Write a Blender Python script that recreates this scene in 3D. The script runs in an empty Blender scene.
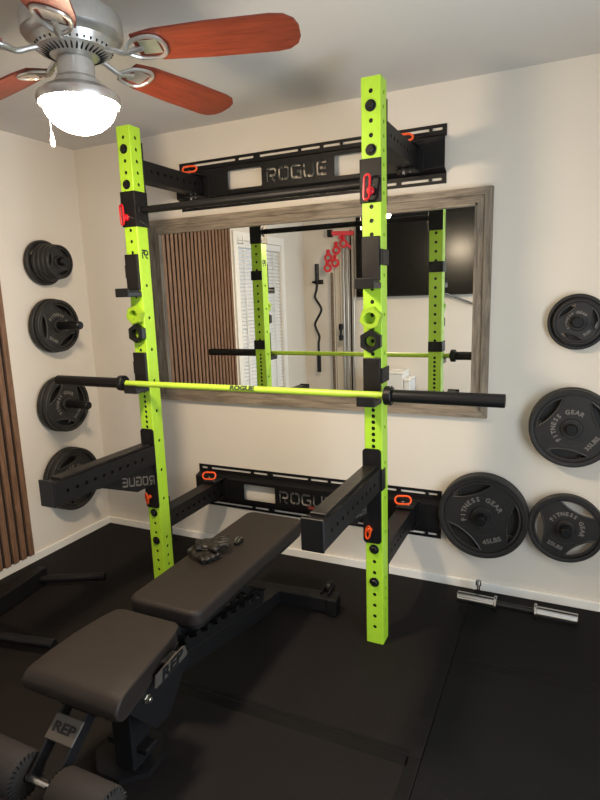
import bpy, bmesh, math, random
from mathutils import Vector, Matrix
from mathutils.geometry import tessellate_polygon
random.seed(7)
PI = math.pi
COL = bpy.context.scene.collection
sc = bpy.context.scene

# ------------------------------------------------------------------ materials
def hexc(r, g, b):
    f = lambda v: (v/255/12.92) if v/255 <= .04045 else ((v/255+.055)/1.055)**2.4
    return (f(r), f(g), f(b), 1)

def mat(name, rgb, rough=.5, metal=0., noise=0., nscale=40., bump=0., bscale=300., spec=.5, coat=0., emit=None, rough_var=0.):
    m = bpy.data.materials.new(name); m.use_nodes = True
    nt = m.node_tree; b = nt.nodes['Principled BSDF']
    c = hexc(*rgb)
    b.inputs['Base Color'].default_value = c
    b.inputs['Roughness'].default_value = rough
    b.inputs['Metallic'].default_value = metal
    b.inputs['Specular IOR Level'].default_value = spec
    b.inputs['Coat Weight'].default_value = coat
    tc = nt.nodes.new('ShaderNodeTexCoord')
    if noise or rough_var:
        n = nt.nodes.new('ShaderNodeTexNoise'); n.inputs['Scale'].default_value = nscale; n.inputs['Detail'].default_value = 5
        nt.links.new(tc.outputs['Object'], n.inputs['Vector'])
        if noise:
            r = nt.nodes.new('ShaderNodeValToRGB')
            r.color_ramp.elements[0].position = .3; r.color_ramp.elements[1].position = .7
            r.color_ramp.elements[0].color = tuple(max(0, v*(1-noise)) for v in c[:3])+(1,)
            r.color_ramp.elements[1].color = tuple(min(1, v*(1+noise)) for v in c[:3])+(1,)
            nt.links.new(n.outputs['Fac'], r.inputs['Fac']); nt.links.new(r.outputs['Color'], b.inputs['Base Color'])
        if rough_var:
            mr = nt.nodes.new('ShaderNodeMapRange')
            mr.inputs['To Min'].default_value = rough-rough_var; mr.inputs['To Max'].default_value = rough+rough_var
            nt.links.new(n.outputs['Fac'], mr.inputs['Value']); nt.links.new(mr.outputs['Result'], b.inputs['Roughness'])
    if bump:
        n2 = nt.nodes.new('ShaderNodeTexNoise'); n2.inputs['Scale'].default_value = bscale; n2.inputs['Detail'].default_value = 3
        nt.links.new(tc.outputs['Object'], n2.inputs['Vector'])
        bp = nt.nodes.new('ShaderNodeBump'); bp.inputs['Strength'].default_value = bump; bp.inputs['Distance'].default_value = .002
        nt.links.new(n2.outputs['Fac'], bp.inputs['Height']); nt.links.new(bp.outputs['Normal'], b.inputs['Normal'])
    if emit:
        b.inputs['Emission Color'].default_value = (*emit[:3], 1); b.inputs['Emission Strength'].default_value = emit[3]
    return m

def wood_mat(name, dark, light, rough=.6, axis='x', sc_=6., stretch=14.):
    m = bpy.data.materials.new(name); m.use_nodes = True
    nt = m.node_tree; b = nt.nodes['Principled BSDF']; b.inputs['Roughness'].default_value = rough
    tc = nt.nodes.new('ShaderNodeTexCoord'); mp = nt.nodes.new('ShaderNodeMapping')
    s = [stretch]*3; s['xyz'.index(axis)] = 1.
    mp.inputs['Scale'].default_value = s
    nt.links.new(tc.outputs['Object'], mp.inputs['Vector'])
    n = nt.nodes.new('ShaderNodeTexNoise'); n.inputs['Scale'].default_value = sc_; n.inputs['Detail'].default_value = 8; n.inputs['Roughness'].default_value = .65
    n.inputs['Distortion'].default_value = .6
    nt.links.new(mp.outputs['Vector'], n.inputs['Vector'])
    r = nt.nodes.new('ShaderNodeValToRGB'); r.color_ramp.elements[0].position = .33; r.color_ramp.elements[1].position = .68
    r.color_ramp.elements[0].color = hexc(*dark); r.color_ramp.elements[1].color = hexc(*light)
    nt.links.new(n.outputs['Fac'], r.inputs['Fac']); nt.links.new(r.outputs['Color'], b.inputs['Base Color'])
    bp = nt.nodes.new('ShaderNodeBump'); bp.inputs['Strength'].default_value = .4; bp.inputs['Distance'].default_value = .002
    nt.links.new(n.outputs['Fac'], bp.inputs['Height']); nt.links.new(bp.outputs['Normal'], b.inputs['Normal'])
    return m

M = dict(
    nutgreen=mat('lime_nut_coating', (146, 180, 40), .42, bump=.3, bscale=400),
    wall=mat('wall_paint', (222, 213, 200), .75, noise=.02, nscale=2, bump=.12, bscale=220),
    ceil=mat('ceiling_paint', (214, 210, 206), .85, bump=.3, bscale=160),
    trim=mat('white_trim', (238, 234, 226), .45),
    green=mat('lime_powder_coat', (166, 209, 50), .40, bump=.1, bscale=500, noise=.03),
    black=mat('black_powder_coat', (19, 18, 19), .48, spec=.27, bump=.25, bscale=600, noise=.1, nscale=60),
    satin=mat('black_satin_metal', (21, 21, 22), .35, bump=.05, spec=.35),
    cavity=mat('black_plastic_and_hole_shade', (15, 15, 16), .5, bump=.15, spec=.3),
    uhmw=mat('black_plastic_liner', (26, 23, 22), .42, spec=.3, noise=.12, nscale=25, rough_var=.08),
    iron=mat('grey_black_cast_iron', (38, 36, 35), .5, spec=.35, noise=.15, nscale=30, bump=.5, bscale=250),
    ironlip=mat('worn_iron_edge', (52, 49, 47), .45, noise=.15, nscale=30),
    letter=mat('pale_grey_lettering', (118, 112, 106), .55),
    rubber=mat('black_rubber_mat', (25, 21, 20), .68, spec=.15, noise=.12, nscale=9, bump=.6, bscale=420, rough_var=.06),
    rubber2=mat('black_rubber_mat_cool', (20, 19, 19), .68, spec=.12, noise=.12, nscale=7, bump=.6, bscale=420, rough_var=.06),
    seam=mat('smooth_rubber_band', (13, 12, 12), .55, noise=.15, nscale=30, spec=.18),
    pad=mat('black_vinyl', (37, 31, 28), .55, spec=.25, bump=.35, bscale=350, noise=.04, nscale=20),
    padside=mat('black_vinyl_side', (32, 30, 31), .5, bump=.3, bscale=350),
    foam=mat('black_foam', (42, 38, 36), .75, spec=.25, bump=.3, bscale=300),
    chrome=mat('chrome', (205, 205, 205), .18, metal=1.),
    steel=mat('brushed_nickel', (200, 197, 192), .32, metal=.75, noise=.04, nscale=80),
    zinc=mat('zinc_bolt', (170, 165, 150), .35, metal=1.),
    orange=mat('orange_plastic', (255, 92, 32), .4),
    red=mat('red_anodised', (200, 22, 34), .35),
    shaft=mat('lime_bar_coating', (176, 208, 66), .38),
    dshaft=mat('dark_print', (40, 60, 20), .5),
    slat=wood_mat('walnut_slat', (92, 65, 47), (142, 106, 80), .55, 'z', 8, 14),
    lettergrey=mat('grey_lettering', (92, 86, 80), .55),  # even grey for the name on the gussets
    felt=mat('black_felt', (24, 21, 20), .9, bump=.3),
    frame=wood_mat('weathered_wood_x', (92, 81, 69), (162, 147, 128), .65, 'x', 5, 10),
    framez=wood_mat('weathered_wood_z_shaded', (86, 76, 66), (152, 138, 120), .65, 'z', 5, 10),  # side rails a tone darker, shade put into the wood colour
    blade=wood_mat('cherry_blade', (98, 36, 22), (136, 58, 36), .4, 'x', 7, 12),
    white=mat('white_enamel', (232, 230, 226), .4),
    screen=mat('tv_screen', (8, 8, 9), .24, spec=.35),
    glove=mat('black_glove_leather', (22, 19, 16), .48, spec=.45, noise=.35, nscale=60, bump=.6, bscale=200),
    glovegrey=mat('grey_glove_trim', (150, 142, 128), .5),
    greyplate=mat('grey_name_plate', (66, 60, 54), .5),
    rope=mat('speckled_rope', (110, 92, 74), .8, noise=.6, nscale=90),
    alu=mat('aluminium_rail', (186, 182, 174), .35, metal=.6),
    redlabel=mat('red_label', (150, 60, 50), .5),
)
# mirror glass
mm = bpy.data.materials.new('mirror_glass'); mm.use_nodes = True
b = mm.node_tree.nodes['Principled BSDF']; b.inputs['Metallic'].default_value = 1; b.inputs['Roughness'].default_value = .0
b.inputs['Base Color'].default_value = (.9, .92, .9, 1)
M['mirror'] = mm
# lamp glass
lm_ = bpy.data.materials.new('lit_frosted_glass'); lm_.use_nodes = True
b = lm_.node_tree.nodes['Principled BSDF']; b.inputs['Base Color'].default_value = (1, .9, .78, 1); b.inputs['Roughness'].default_value = .4
b.inputs['Emission Color'].default_value = (1, .79, .56, 1); b.inputs['Emission Strength'].default_value = 305.
M['lamp'] = lm_

# ------------------------------------------------------------------ mesh helpers
def new(): return bmesh.new()

def xf(vs, m):
    for v in vs: v.co = m @ v.co

def box(bm, lo, hi, bev=0., seg=2, m=None):
    lo = Vector(lo); hi = Vector(hi)
    r = bmesh.ops.create_cube(bm, size=1)
    vs = r['verts']
    for v in vs: v.co = Vector((lo[i] + (v.co[i]+.5)*(hi[i]-lo[i]) for i in range(3)))
    if bev:
        es = list({e for v in vs for e in v.link_edges})
        rr = bmesh.ops.bevel(bm, geom=es, offset=bev, segments=seg, affect='EDGES', profile=.5)
        vs = list(set(rr['verts']) | {v for v in vs if v.is_valid})
        fs = {f for v in vs if v.is_valid for f in v.link_faces}
        vs = list({v for f in fs for v in f.verts})
    if m: xf(vs, m)
    return vs

def lathe(bm, prof, n=32, m=None, cap=True):
    """prof: list of (r, z) around local Z"""
    rings = []; allv = []
    for r, z in prof:
        if r < 1e-6:
            v = bm.verts.new((0, 0, z)); rings.append([v]); allv.append(v)
        else:
            ring = [bm.verts.new((r*math.cos(2*PI*k/n), r*math.sin(2*PI*k/n), z)) for k in range(n)]
            rings.append(ring); allv += ring
    for a, b_ in zip(rings, rings[1:]):
        if len(a) == 1 and len(b_) == 1: continue
        for k in range(n):
            k2 = (k+1) % n
            if len(a) == 1: f = (a[0], b_[k2], b_[k])
            elif len(b_) == 1: f = (a[k], a[k2], b_[0])
            else: f = (a[k], a[k2], b_[k2], b_[k])
            try: bm.faces.new(f)
            except ValueError: pass
    if cap:
        for ring in (rings[0], rings[-1]):
            if len(ring) > 1:
                try: bm.faces.new(ring)
                except ValueError: pass
    if m: xf(allv, m)
    return allv

def frame_to(p, d):
    d = Vector(d).normalized()
    q = Vector((0, 0, 1)).rotation_difference(d)
    return Matrix.Translation(p) @ q.to_matrix().to_4x4()

def cyl(bm, p, q, r, n=24, bev=.0, r2=None):
    p = Vector(p); q = Vector(q); L = (q-p).length; r2 = r if r2 is None else r2
    if bev: prof = [(0, 0), (r-bev, 0), (r, bev), (r2, L-bev), (r2-bev, L), (0, L)]
    else: prof = [(0, 0), (r, 0), (r2, L), (0, L)]
    return lathe(bm, prof, n, frame_to(p, q-p), cap=False)

def tube(bm, pts, r, n=10, closed=False):
    pts = [Vector(p) for p in pts]; N = len(pts); rings = []
    up = None
    for i, p in enumerate(pts):
        if closed: t = pts[(i+1) % N]-pts[i-1]
        else: t = pts[min(i+1, N-1)]-pts[max(i-1, 0)]
        t.normalize()
        if up is None:
            up = t.orthogonal().normalized()
        up = (up - t*up.dot(t)).normalized()
        s = t.cross(up)
        rr = r[i] if isinstance(r, (list, tuple)) else r
        rings.append([bm.verts.new(p + rr*(math.cos(2*PI*k/n)*up + math.sin(2*PI*k/n)*s)) for k in range(n)])
    rng = range(N) if closed else range(N-1)
    for i in rng:
        a = rings[i]; b_ = rings[(i+1) % N]
        off = 0
        if closed and i == N-1:
            off = min(range(n), key=lambda o: (a[0].co-b_[o].co).length)
        for k in range(n):
            bm.faces.new((a[k], a[(k+1) % n], b_[(k+1+off) % n], b_[(k+off) % n]))
    if not closed:
        bm.faces.new(rings[0][::-1]); bm.faces.new(rings[-1])

def smooth_path(pts, n=6):
    pts = [Vector(p) for p in pts]; out = []
    for i in range(len(pts)-1):
        p0 = pts[max(i-1, 0)]; p1 = pts[i]; p2 = pts[i+1]; p3 = pts[min(i+2, len(pts)-1)]
        for k in range(n):
            t = k/n
            out.append(.5*((2*p1)+(-p0+p2)*t+(2*p0-5*p1+4*p2-p3)*t*t+(-p0+3*p1-3*p2+p3)*t**3))
    out.append(pts[-1]); return out

def slab(bm, outer, holes, z0, z1, m=None):
    """extruded 2D polygon with holes between z0, z1"""
    loops = [outer]+list(holes)
    flat = [p for l in loops for p in l]
    tris = tessellate_polygon([[Vector((p[0], p[1], 0)) for p in l] for l in loops])
    lo = [bm.verts.new((p[0], p[1], z0)) for p in flat]; hi = [bm.verts.new((p[0], p[1], z1)) for p in flat]
    for t in tris:
        a, b_, c = t
        A, B_, C_ = flat[a], flat[b_], flat[c]
        ar = (B_[0]-A[0])*(C_[1]-A[1])-(B_[1]-A[1])*(C_[0]-A[0])
        if abs(ar) < 1e-14: continue
        if ar < 0: b_, c = c, b_
        for f in ((hi[a], hi[b_], hi[c]), (lo[a], lo[c], lo[b_])):
            try: bm.faces.new(f)
            except ValueError: pass
    o = 0
    for l in loops:
        n = len(l)
        for k in range(n):
            i, j = o+k, o+(k+1) % n
            try: bm.faces.new((lo[i], lo[j], hi[j], hi[i]))
            except ValueError: pass
        o += n
    vs = lo+hi
    if m: xf(vs, m)
    return vs

def rect(x0, y0, x1, y1): return [(x0, y0), (x1, y0), (x1, y1), (x0, y1)]
def rrect(x0, y0, x1, y1, r, n=5):
    out = []
    for cx, cy, a0 in ((x1-r, y0+r, -90), (x1-r, y1-r, 0), (x0+r, y1-r, 90), (x0+r, y0+r, 180)):
        for k in range(n+1):
            a = math.radians(a0+90*k/n); out.append((cx+r*math.cos(a), cy+r*math.sin(a)))
    return out
def circ(cx, cy, r, n=12, a0=0): return [(cx+r*math.cos(a0+2*PI*k/n), cy+r*math.sin(a0+2*PI*k/n)) for k in range(n)]

def stroke(pts, w):
    """closed polygon around an open polyline with mitred corners"""
    P = [Vector(p) for p in pts]; L = []; R_ = []
    for i, p in enumerate(P):
        d0 = (P[i]-P[i-1]).normalized() if i else (P[1]-P[0]).normalized()
        d1 = (P[i+1]-P[i]).normalized() if i < len(P)-1 else d0
        n0 = Vector((-d0.y, d0.x)); n1 = Vector((-d1.y, d1.x)); nn = (n0+n1).normalized()
        k = 1/max(.3, nn.dot(n0))
        L.append(p+nn*w/2*k); R_.append(p-nn*w/2*k)
    return [tuple(v) for v in L+R_[::-1]]

LOGO = {   # stencil letters, cell about 1.25 wide and 1 high
 'R': [[(.1, 0), (.1, .74)], [(0, .9), (.85, .9), (1., .75), (1., .57), (.85, .44), (.36, .44)], [(.56, .27), (.93, 0)]],
 'O': [[(.5, .9), (.22, .9), (.1, .76), (.1, .24), (.22, .1), (.5, .1)], [(.62, .1), (.9, .1), (1.02, .24), (1.02, .76), (.9, .9), (.62, .9)]],
 'G': [[(1.02, .9), (.22, .9), (.1, .76), (.1, .24), (.22, .1), (1.02, .1), (1.02, .5), (.6, .5)]],
 'U': [[(.1, 1), (.1, .24), (.22, .1), (.9, .1), (1.02, .24), (1.02, 1)]],
 'E': [[(1.02, .9), (.22, .9), (.1, .76), (.1, .24), (.22, .1), (1.02, .1)], [(.34, .5), (.98, .5)]],
}
def logo_polys(x0, y0, h, word='ROGUE', mirror=False, stretch=1., total=None, shear=0.):
    out = []; cx = 0
    for ch in word:
        for pl in LOGO[ch]:
            poly = stroke(pl, .17)
            q = []
            for x, y in poly:
                X = (cx+x)*h*stretch+shear*y*h; Y = y*h
                if mirror: X = -X
                q.append((x0+X, y0+Y))
            out.append(q)
        cx += 1.3
    return out

def obj(name, bm, material, parent=None, smooth=False, loc=None, rot=None, auto=35):
    bmesh.ops.recalc_face_normals(bm, faces=bm.faces)
    me = bpy.data.meshes.new(name); bm.to_mesh(me); bm.free()
    mats = material if isinstance(material, (list, tuple)) else [material]
    for k in mats: me.materials.append(M[k])
    if smooth:
        me.polygons.foreach_set('use_smooth', [True]*len(me.polygons))
        try: me.set_sharp_from_angle(angle=math.radians(auto))
        except Exception: pass
    o = bpy.data.objects.new(name, me); COL.objects.link(o)
    if parent: o.parent = parent
    if loc: o.location = loc
    if rot: o.rotation_euler = rot
    return o

def tag(o, label, cat, group=None):
    o['label'] = label; o['category'] = cat
    if group: o['group'] = group
    return o
def thing(name, label, cat, loc=(0, 0, 0), rot=(0, 0, 0), group=None):
    o = bpy.data.objects.new(name, None); COL.objects.link(o); o.empty_display_size = .05
    o.location = loc; o.rotation_euler = rot
    return tag(o, label, cat, group)
def struct(name, bm, m, parent=None, smooth=False):
    o = obj(name, bm, m, parent, smooth)
    if not parent: o['kind'] = 'structure'
    return o
def dup(root, loc=None, rot=None, label=None):
    r = root.copy(); COL.objects.link(r)
    if loc is not None: r.location = loc
    if rot is not None: r.rotation_euler = rot
    if label: r['label'] = label
    for ch in list(root.children):
        c = ch.copy(); COL.objects.link(c); c.parent = r
        for g in list(ch.children):
            d = g.copy(); COL.objects.link(d); d.parent = c
    return r

_fc = {}
def text_bm(bm, s, size, m, depth=.0006, bold=.0, shear=0., sx=1., spacing=1.):
    key = (s, size, bold, shear, spacing)
    if key not in _fc:
        cu = bpy.data.curves.new('t', 'FONT'); cu.body = s; cu.size = size; cu.align_x = 'CENTER'; cu.align_y = 'CENTER'
        cu.offset = bold; cu.shear = shear; cu.space_character = spacing; cu.resolution_u = 3
        o = bpy.data.objects.new('t', cu); COL.objects.link(o)
        dg = bpy.context.evaluated_depsgraph_get(); dg.update()
        me = bpy.data.meshes.new_from_object(o.evaluated_get(dg))
        vs = [v.co.copy() for v in me.vertices]; fs = [tuple(p.vertices) for p in me.polygons]
        bpy.data.objects.remove(o); bpy.data.curves.remove(cu); bpy.data.meshes.remove(me)
        _fc[key] = (vs, fs)
    vs, fs = _fc[key]
    # give the outline a small thickness
    tmp = bmesh.new(); tv = [tmp.verts.new(v) for v in vs]
    for f in fs:
        try: tmp.faces.new([tv[i] for i in f])
        except ValueError: pass
    bmesh.ops.remove_doubles(tmp, verts=tmp.verts, dist=1e-6)
    r = bmesh.ops.extrude_face_region(tmp, geom=list(tmp.faces))
    for e in r['geom']:
        if isinstance(e, bmesh.types.BMVert): e.co.z += depth
    mp = {}
    for v in tmp.verts: mp[v] = bm.verts.new(m @ Vector((v.co.x*sx, v.co.y, v.co.z)))
    for f in tmp.faces:
        try: bm.faces.new([mp[v] for v in f.verts])
        except ValueError: pass
    tmp.free()

def basis(o, ex, ey, ez=None):
    ex = Vector(ex).normalized(); ey = Vector(ey); ey = (ey-ex*ey.dot(ex)).normalized(); ez = ex.cross(ey)
    m = Matrix((ex, ey, ez)).transposed().to_4x4(); m.translation = Vector(o); return m

# ------------------------------------------------------------------ room
HC = 2.4331; BY = -3.42; RX = 3.75
bm = new(); box(bm, (-.15, BY-.15, -.06), (RX+.15, .15, -.012)); struct('floor', bm, 'rubber')
bm = new(); box(bm, (-.15, BY-.15, HC), (RX+.15, .15, HC+.1)); struct('ceiling', bm, 'ceil')
bm = new(); box(bm, (-.15, 0, -.06), (RX+.15, .15, HC)); struct('wall_back', bm, 'wall')
WY0, WY1, WZ0, WZ1 = -2.80, -1.91, .47, 2.03
bm = new()
mw = basis((0, 0, 0), (0, 1, 0), (0, 0, 1))      # local x->Y, y->Z, z->X
slab(bm, rect(BY, -.06, 0, HC), [rect(WY0, WZ0, WY1, WZ1)[::-1]], -.15, 0, mw); struct('wall_left', bm, 'wall')
bm = new(); box(bm, (-.15, BY-.15, -.06), (RX+.15, BY, HC)); struct('wall_front', bm, 'wall')
DY0, DY1 = -2.75, -1.25  # made-up opening and trim in the unseen right wall, letting cool fill in
bm = new(); slab(bm, [(BY, -.06), (DY0, -.06), (DY0, 2.15), (DY1, 2.15), (DY1, -.06), (0, -.06), (0, HC), (BY, HC)], [], RX, RX+.15, mw)
struct('wall_right', bm, 'wall')
bm = new(); box(bm, (RX-.015, DY0-.08, 0), (RX, DY0, 2.23), .003); box(bm, (RX-.015, DY1, 0), (RX, DY1+.08, 2.23), .003)
box(bm, (RX-.015, DY0, 2.15), (RX, DY1, 2.23), .003); struct('trim_1', bm, 'trim')
for nm, lo, hi in (('baseboard_back', (.0, -.014, -.012), (RX, 0, .042)), ('baseboard_left', (0, BY, -.012), (.014, -.014, .045)), ('baseboard_front', (.014, BY, -.012), (RX, BY+.014, .045))):
    bm = new(); box(bm, lo, hi, .004); struct(nm, bm, 'trim')
# window with closed venetian blind
bm = new()
slab(bm, rect(WY0-.075, WZ0-.05, WY1+.075, WZ1+.075), [rect(WY0, WZ0, WY1, WZ1)[::-1]], 0, .02, mw)
w1 = struct('window_1', bm, 'trim')
bm = new(); slab(bm, rect(WY0, WZ0, WY1, WZ1), [rect(WY0+.04, WZ0+.04, WY1-.04, (WZ0+WZ1)/2-.02)[::-1], rect(WY0+.04, (WZ0+WZ1)/2+.02, WY1-.04, WZ1-.04)[::-1]], -.13, -.1, mw)
obj('window_frame', bm, 'white', w1)
gm = bpy.data.materials.new('window_glass'); gm.use_nodes = True
gb = gm.node_tree.nodes['Principled BSDF']; gb.inputs['Transmission Weight'].default_value = 1; gb.inputs['Roughness'].default_value = 0; gb.inputs['IOR'].default_value = 1.45
M['glass'] = gm
bm = new(); box(bm, (-.118, WY0+.04, WZ0+.04), (-.112, WY1-.04, WZ1-.04)); obj('pane', bm, 'glass', w1)
bm = new(); box(bm, (0.0, WY0-.1, WZ0-.02), (.05, WY1+.1, WZ0+.005), .005); obj('window_sill', bm, 'trim', w1)
bl = thing('venetian_blind', 'white closed blind with wide slats in the window of the left wall', 'blind', (0, (WY0+WY1)/2, WZ1))
def inobj(bm, root):
    xf(bm.verts, Matrix.Translation(-Vector(root.location))); return bm
bm = new(); z = WZ1-.09; k = 0
while z > WZ0+.05:
    a = math.radians(52)
    mslat = Matrix.Translation((-.018, (WY0+WY1)/2, z)) @ Matrix.Rotation(a, 4, 'Y')
    box(bm, (-.021, -(WY1-WY0)/2+.012, -.0015), (.021, (WY1-WY0)/2-.012, .0015), m=mslat)
    z -= .036
obj('slats', inobj(bm, bl), 'white', bl)
bm = new(); box(bm, (-.060, WY0+.006, WZ1-.065), (.018, WY1-.006, WZ1-.004), .004); obj('head_rail', inobj(bm, bl), 'white', bl)
bm = new()
for yy in (WY0+.15, WY1-.15): box(bm, (-.0006, yy-.006, WZ0+.05), (.0004, yy+.008, WZ1-.07))
obj('ladder_tapes', inobj(bm, bl), 'trim', bl)
bm = new(); box(bm, (-.06, WY0+.012, WZ0+.012), (-.01, WY1-.012, WZ0+.034), .003); obj('bottom_rail', inobj(bm, bl), 'white', bl)
# curtain bracket on the head of the frame
bm = new(); tube(bm, smooth_path([(.02, -1.90, 2.0), (.075, -1.90, 1.99), (.085, -1.90, 2.01), (.085, -1.90, 2.06)]), .006)
tag(obj('curtain_hook', bm, 'steel'), 'small grey metal hook at the top corner of the window frame', 'hook')

# slat panel on left wall
sp = thing('slat_panel', 'brown wooden slat acoustic panel covering the left wall from floor to ceiling', 'wall panel', (0, -1.22, .045))
SP0, SP1 = -1.80, -.638
bm = new(); box(bm, (0, SP0, .046), (.008, SP1, HC-.002)); obj('felt_backing', inobj(bm, sp), 'felt', sp)
bm = new(); n = 22; pitch = (SP1-SP0)/n
for i in range(n):
    y0 = SP1-pitch*i-.034
    box(bm, (.008, y0, .046), (.021, y0+.034, HC-.002), .001, 1)
obj('slats', inobj(bm, sp), 'slat', sp)

# rubber mats
def mat_tile(x0, y0, x1, y1, label, m='rubber', bands=()):
    t = thing('rubber_mat', label, 'mat', ((x0+x1)/2, (y0+y1)/2, -.012), group='rubber floor mats')
    bm = new(); box(bm, (x0+.001, y0+.001, -.012), (x1-.001, y1-.001, 0), .002, 1); obj('mat_body', inobj(bm, t), m, t)
    for b0 in bands:
        bm = new(); box(bm, (b0[0], b0[1], -.001), (b0[2], b0[3], .0004)); obj('edge_band', inobj(bm, t), 'seam', t)
    return t
mat_tile(.015, -1.19, 2.45, -.015, 'black rubber floor mat under the lime green rack, running to the back wall', 'rubber', [(.02, -1.185, 2.41, -1.165), (2.40, -1.0, 2.445, -.22)])
mat_tile(.015, -3.40, 2.45, -1.19, 'large black rubber floor mat under the front of the bench', 'rubber', [(.02, -1.235, 2.41, -1.195), (2.405, -3.3, 2.445, -1.195)])
mat_tile(2.45, -.60, RX-.01, -.015, 'black rubber floor mat under the chrome dumbbell handle', 'rubber2', [(2.455, -.595, 3.7, -.57)])
mat_tile(2.45, -3.40, RX-.01, -.60, 'black rubber floor mat in the right foreground', 'rubber2', [(2.455, -.64, 3.7, -.605)])

# mirror
mi = thing('wall_mirror', 'large rectangular mirror in a weathered grey wood frame on the back wall', 'mirror', (1.5175, 0, .90))
X0, X1, Z0, Z1 = .5448, 2.4901, .9001, 1.9621; FW = .078
mb = basis((0, 0, 0), (1, 0, 0), (0, 0, 1))     # local x->X, y->Z, z->-Y
for nm, poly, mt in (('top', [(X0, Z1), (X0+FW, Z1-FW), (X1-FW, Z1-FW), (X1, Z1)], 'frame'), ('bottom', [(X0, Z0), (X1, Z0), (X1-FW, Z0+FW), (X0+FW, Z0+FW)], 'frame'),
                     ('left', [(X0, Z0), (X0+FW, Z0+FW), (X0+FW, Z1-FW), (X0, Z1)], 'framez'), ('right', [(X1, Z0), (X1, Z1), (X1-FW, Z1-FW), (X1-FW, Z0+FW)], 'framez')):
    bm = new()
    cx = sum(p[0] for p in poly)/4; cy = sum(p[1] for p in poly)/4
    slab(bm, poly, [], .0, .022, mb)
    # raised outer step of the moulding
    if nm == 'top': q = [(X0, Z1), (X0+.034, Z1-.034), (X1-.034, Z1-.034), (X1, Z1)]
    if nm == 'bottom': q = [(X0, Z0), (X1, Z0), (X1-.034, Z0+.034), (X0+.034, Z0+.034)]
    if nm == 'left': q = [(X0, Z0), (X0+.034, Z0+.034), (X0+.034, Z1-.034), (X0, Z1)]
    if nm == 'right': q = [(X1, Z0), (X1, Z1), (X1-.034, Z1-.034), (X1-.034, Z0+.034)]
    slab(bm, q, [], .022, .032, mb)
    if nm in ('top', 'bottom'):
        za = Z1-FW if nm == 'top' else Z0+FW-.012
        box(bm, (X0+FW-.012, -.027, za), (X1-FW+.012, -.021, za+.012), .002, 1)
    else:
        xa = X0+FW-.012 if nm == 'left' else X1-FW
        box(bm, (xa, -.027, Z0+FW-.012), (xa+.012, -.021, Z1-FW+.012), .002, 1)
    obj('frame_rail', inobj(bm, mi), mt, mi)
bm = new(); box(bm, (X0+FW-.01, -.012, Z0+FW-.01), (X1-FW+.01, -.004, Z1-FW+.01)); obj('mirror_glass', inobj(bm, mi), 'mirror', mi)

# ------------------------------------------------------------------ rack
XL0, XL1, XR0, XR1 = .9147, .9909, 2.0832, 2.1594
YF, YB, H = -.6445, -.5683, 2.286
rack = thing('wall_mounted_squat_rack', 'lime green and black folding squat rack bolted to the back wall', 'squat rack', (1.537, 0, 0))
U = YB-YF
def front_holes():
    zs = []; z = 2.2375
    while z > 1.12: zs.append(z); z -= .0508
    while z > .80: zs.append(z); z -= .0254
    while z > .06: zs.append(z); z -= .0508
    return zs
FH = front_holes()
def side_holes():
    zs = [z for z in FH if z > 1.90]
    z = min(zs)-.0508
    while z > .36: zs.append(z); z -= .1524
    zs += [z-.0 for z in (.30, .25, .20, .15, .10)]
    return zs
SH = side_holes()
def upright(x0, x1, name='upright'):
    bm = new(); xc = (x0+x1)/2; t = .003
    ch = .004
    hs = [circ(xc, z, .0085, 12)[::-1] for z in FH]
    mf = lambda y: basis((0, y, 0), (1, 0, 0), (0, 0, 1))   # z -> -Y
    slab(bm, rect(x0+ch, .001, x1-ch, H), hs, 0, t, mf(YF+t)); slab(bm, rect(x0+ch, .001, x1-ch, H), hs, 0, t, mf(YB))
    yc = (YF+YB)/2
    hs = [circ(yc, z, .0085, 12)[::-1] for z in SH]
    slab(bm, rect(YF+ch, .001, YB-ch, H), hs, 0, t, basis((x1-t, 0, 0), (0, 1, 0), (0, 0, 1)))
    slab(bm, rect(YF+ch, .001, YB-ch, H), hs, 0, t, basis((x0, 0, 0), (0, 1, 0), (0, 0, 1)))
    box(bm, (x0+.0045, YF+.0045, .007), (x1-.0045, YB-.0045, H-.013))  # added black core: the shade inside the holes is put into its colour
    for f in bm.faces:
        if all(x0+.004 < v.co.x < x1-.004 and YF+.004 < v.co.y < YB-.004 for v in f.verts): f.material_index = 1
    # rounded corners
    for (cx, cy, a0) in ((x1-ch, YF+ch, -90), (x1-ch, YB-ch, 0), (x0+ch, YB-ch, 90), (x0+ch, YF+ch, 180)):
        pts = [(cx+ch*math.cos(math.radians(a0+22.5*k)), cy+ch*math.sin(math.radians(a0+22.5*k))) for k in range(5)]
        pin = [(cx+(ch-t)*math.cos(math.radians(a0+22.5*k)), cy+(ch-t)*math.sin(math.radians(a0+22.5*k))) for k in range(5)][::-1]
        slab(bm, pts+pin, [], .001, H)
    return obj(name, inobj(bm, rack), ['green', 'cavity'], rack)
ul = upright(XL0, XL1); ur = upright(XR0, XR1)
for u, x0, x1 in ((ul, XL0, XL1), (ur, XR0, XR1)):
    xc = (x0+x1)/2
    bm = new(); box(bm, (x0+.001, YF+.001, 0), (x1-.001, YB-.001, .006)); obj('foot_cap', inobj(bm, rack), 'cavity', u)
    bm = new(); box(bm, (x0+.0035, YF+.0035, H-.012), (x1-.0035, YB-.0035, H-.004)); obj('top_cap', inobj(bm, rack), 'green', u)
    for z in (2.187, 2.034, .441, .290):
        bm = new(); cyl(bm, (xc, YF, z), (xc, YF-.004, z), .021, 28, .001); cyl(bm, (xc, YF-.004, z), (xc, YF-.013, z), .014, 6, .0015)
        cyl(bm, (xc, YF-.013, z), (xc, YF-.0135, z), .006, 12)
        obj('bolt', inobj(bm, rack), 'satin', u, smooth=True)
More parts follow.
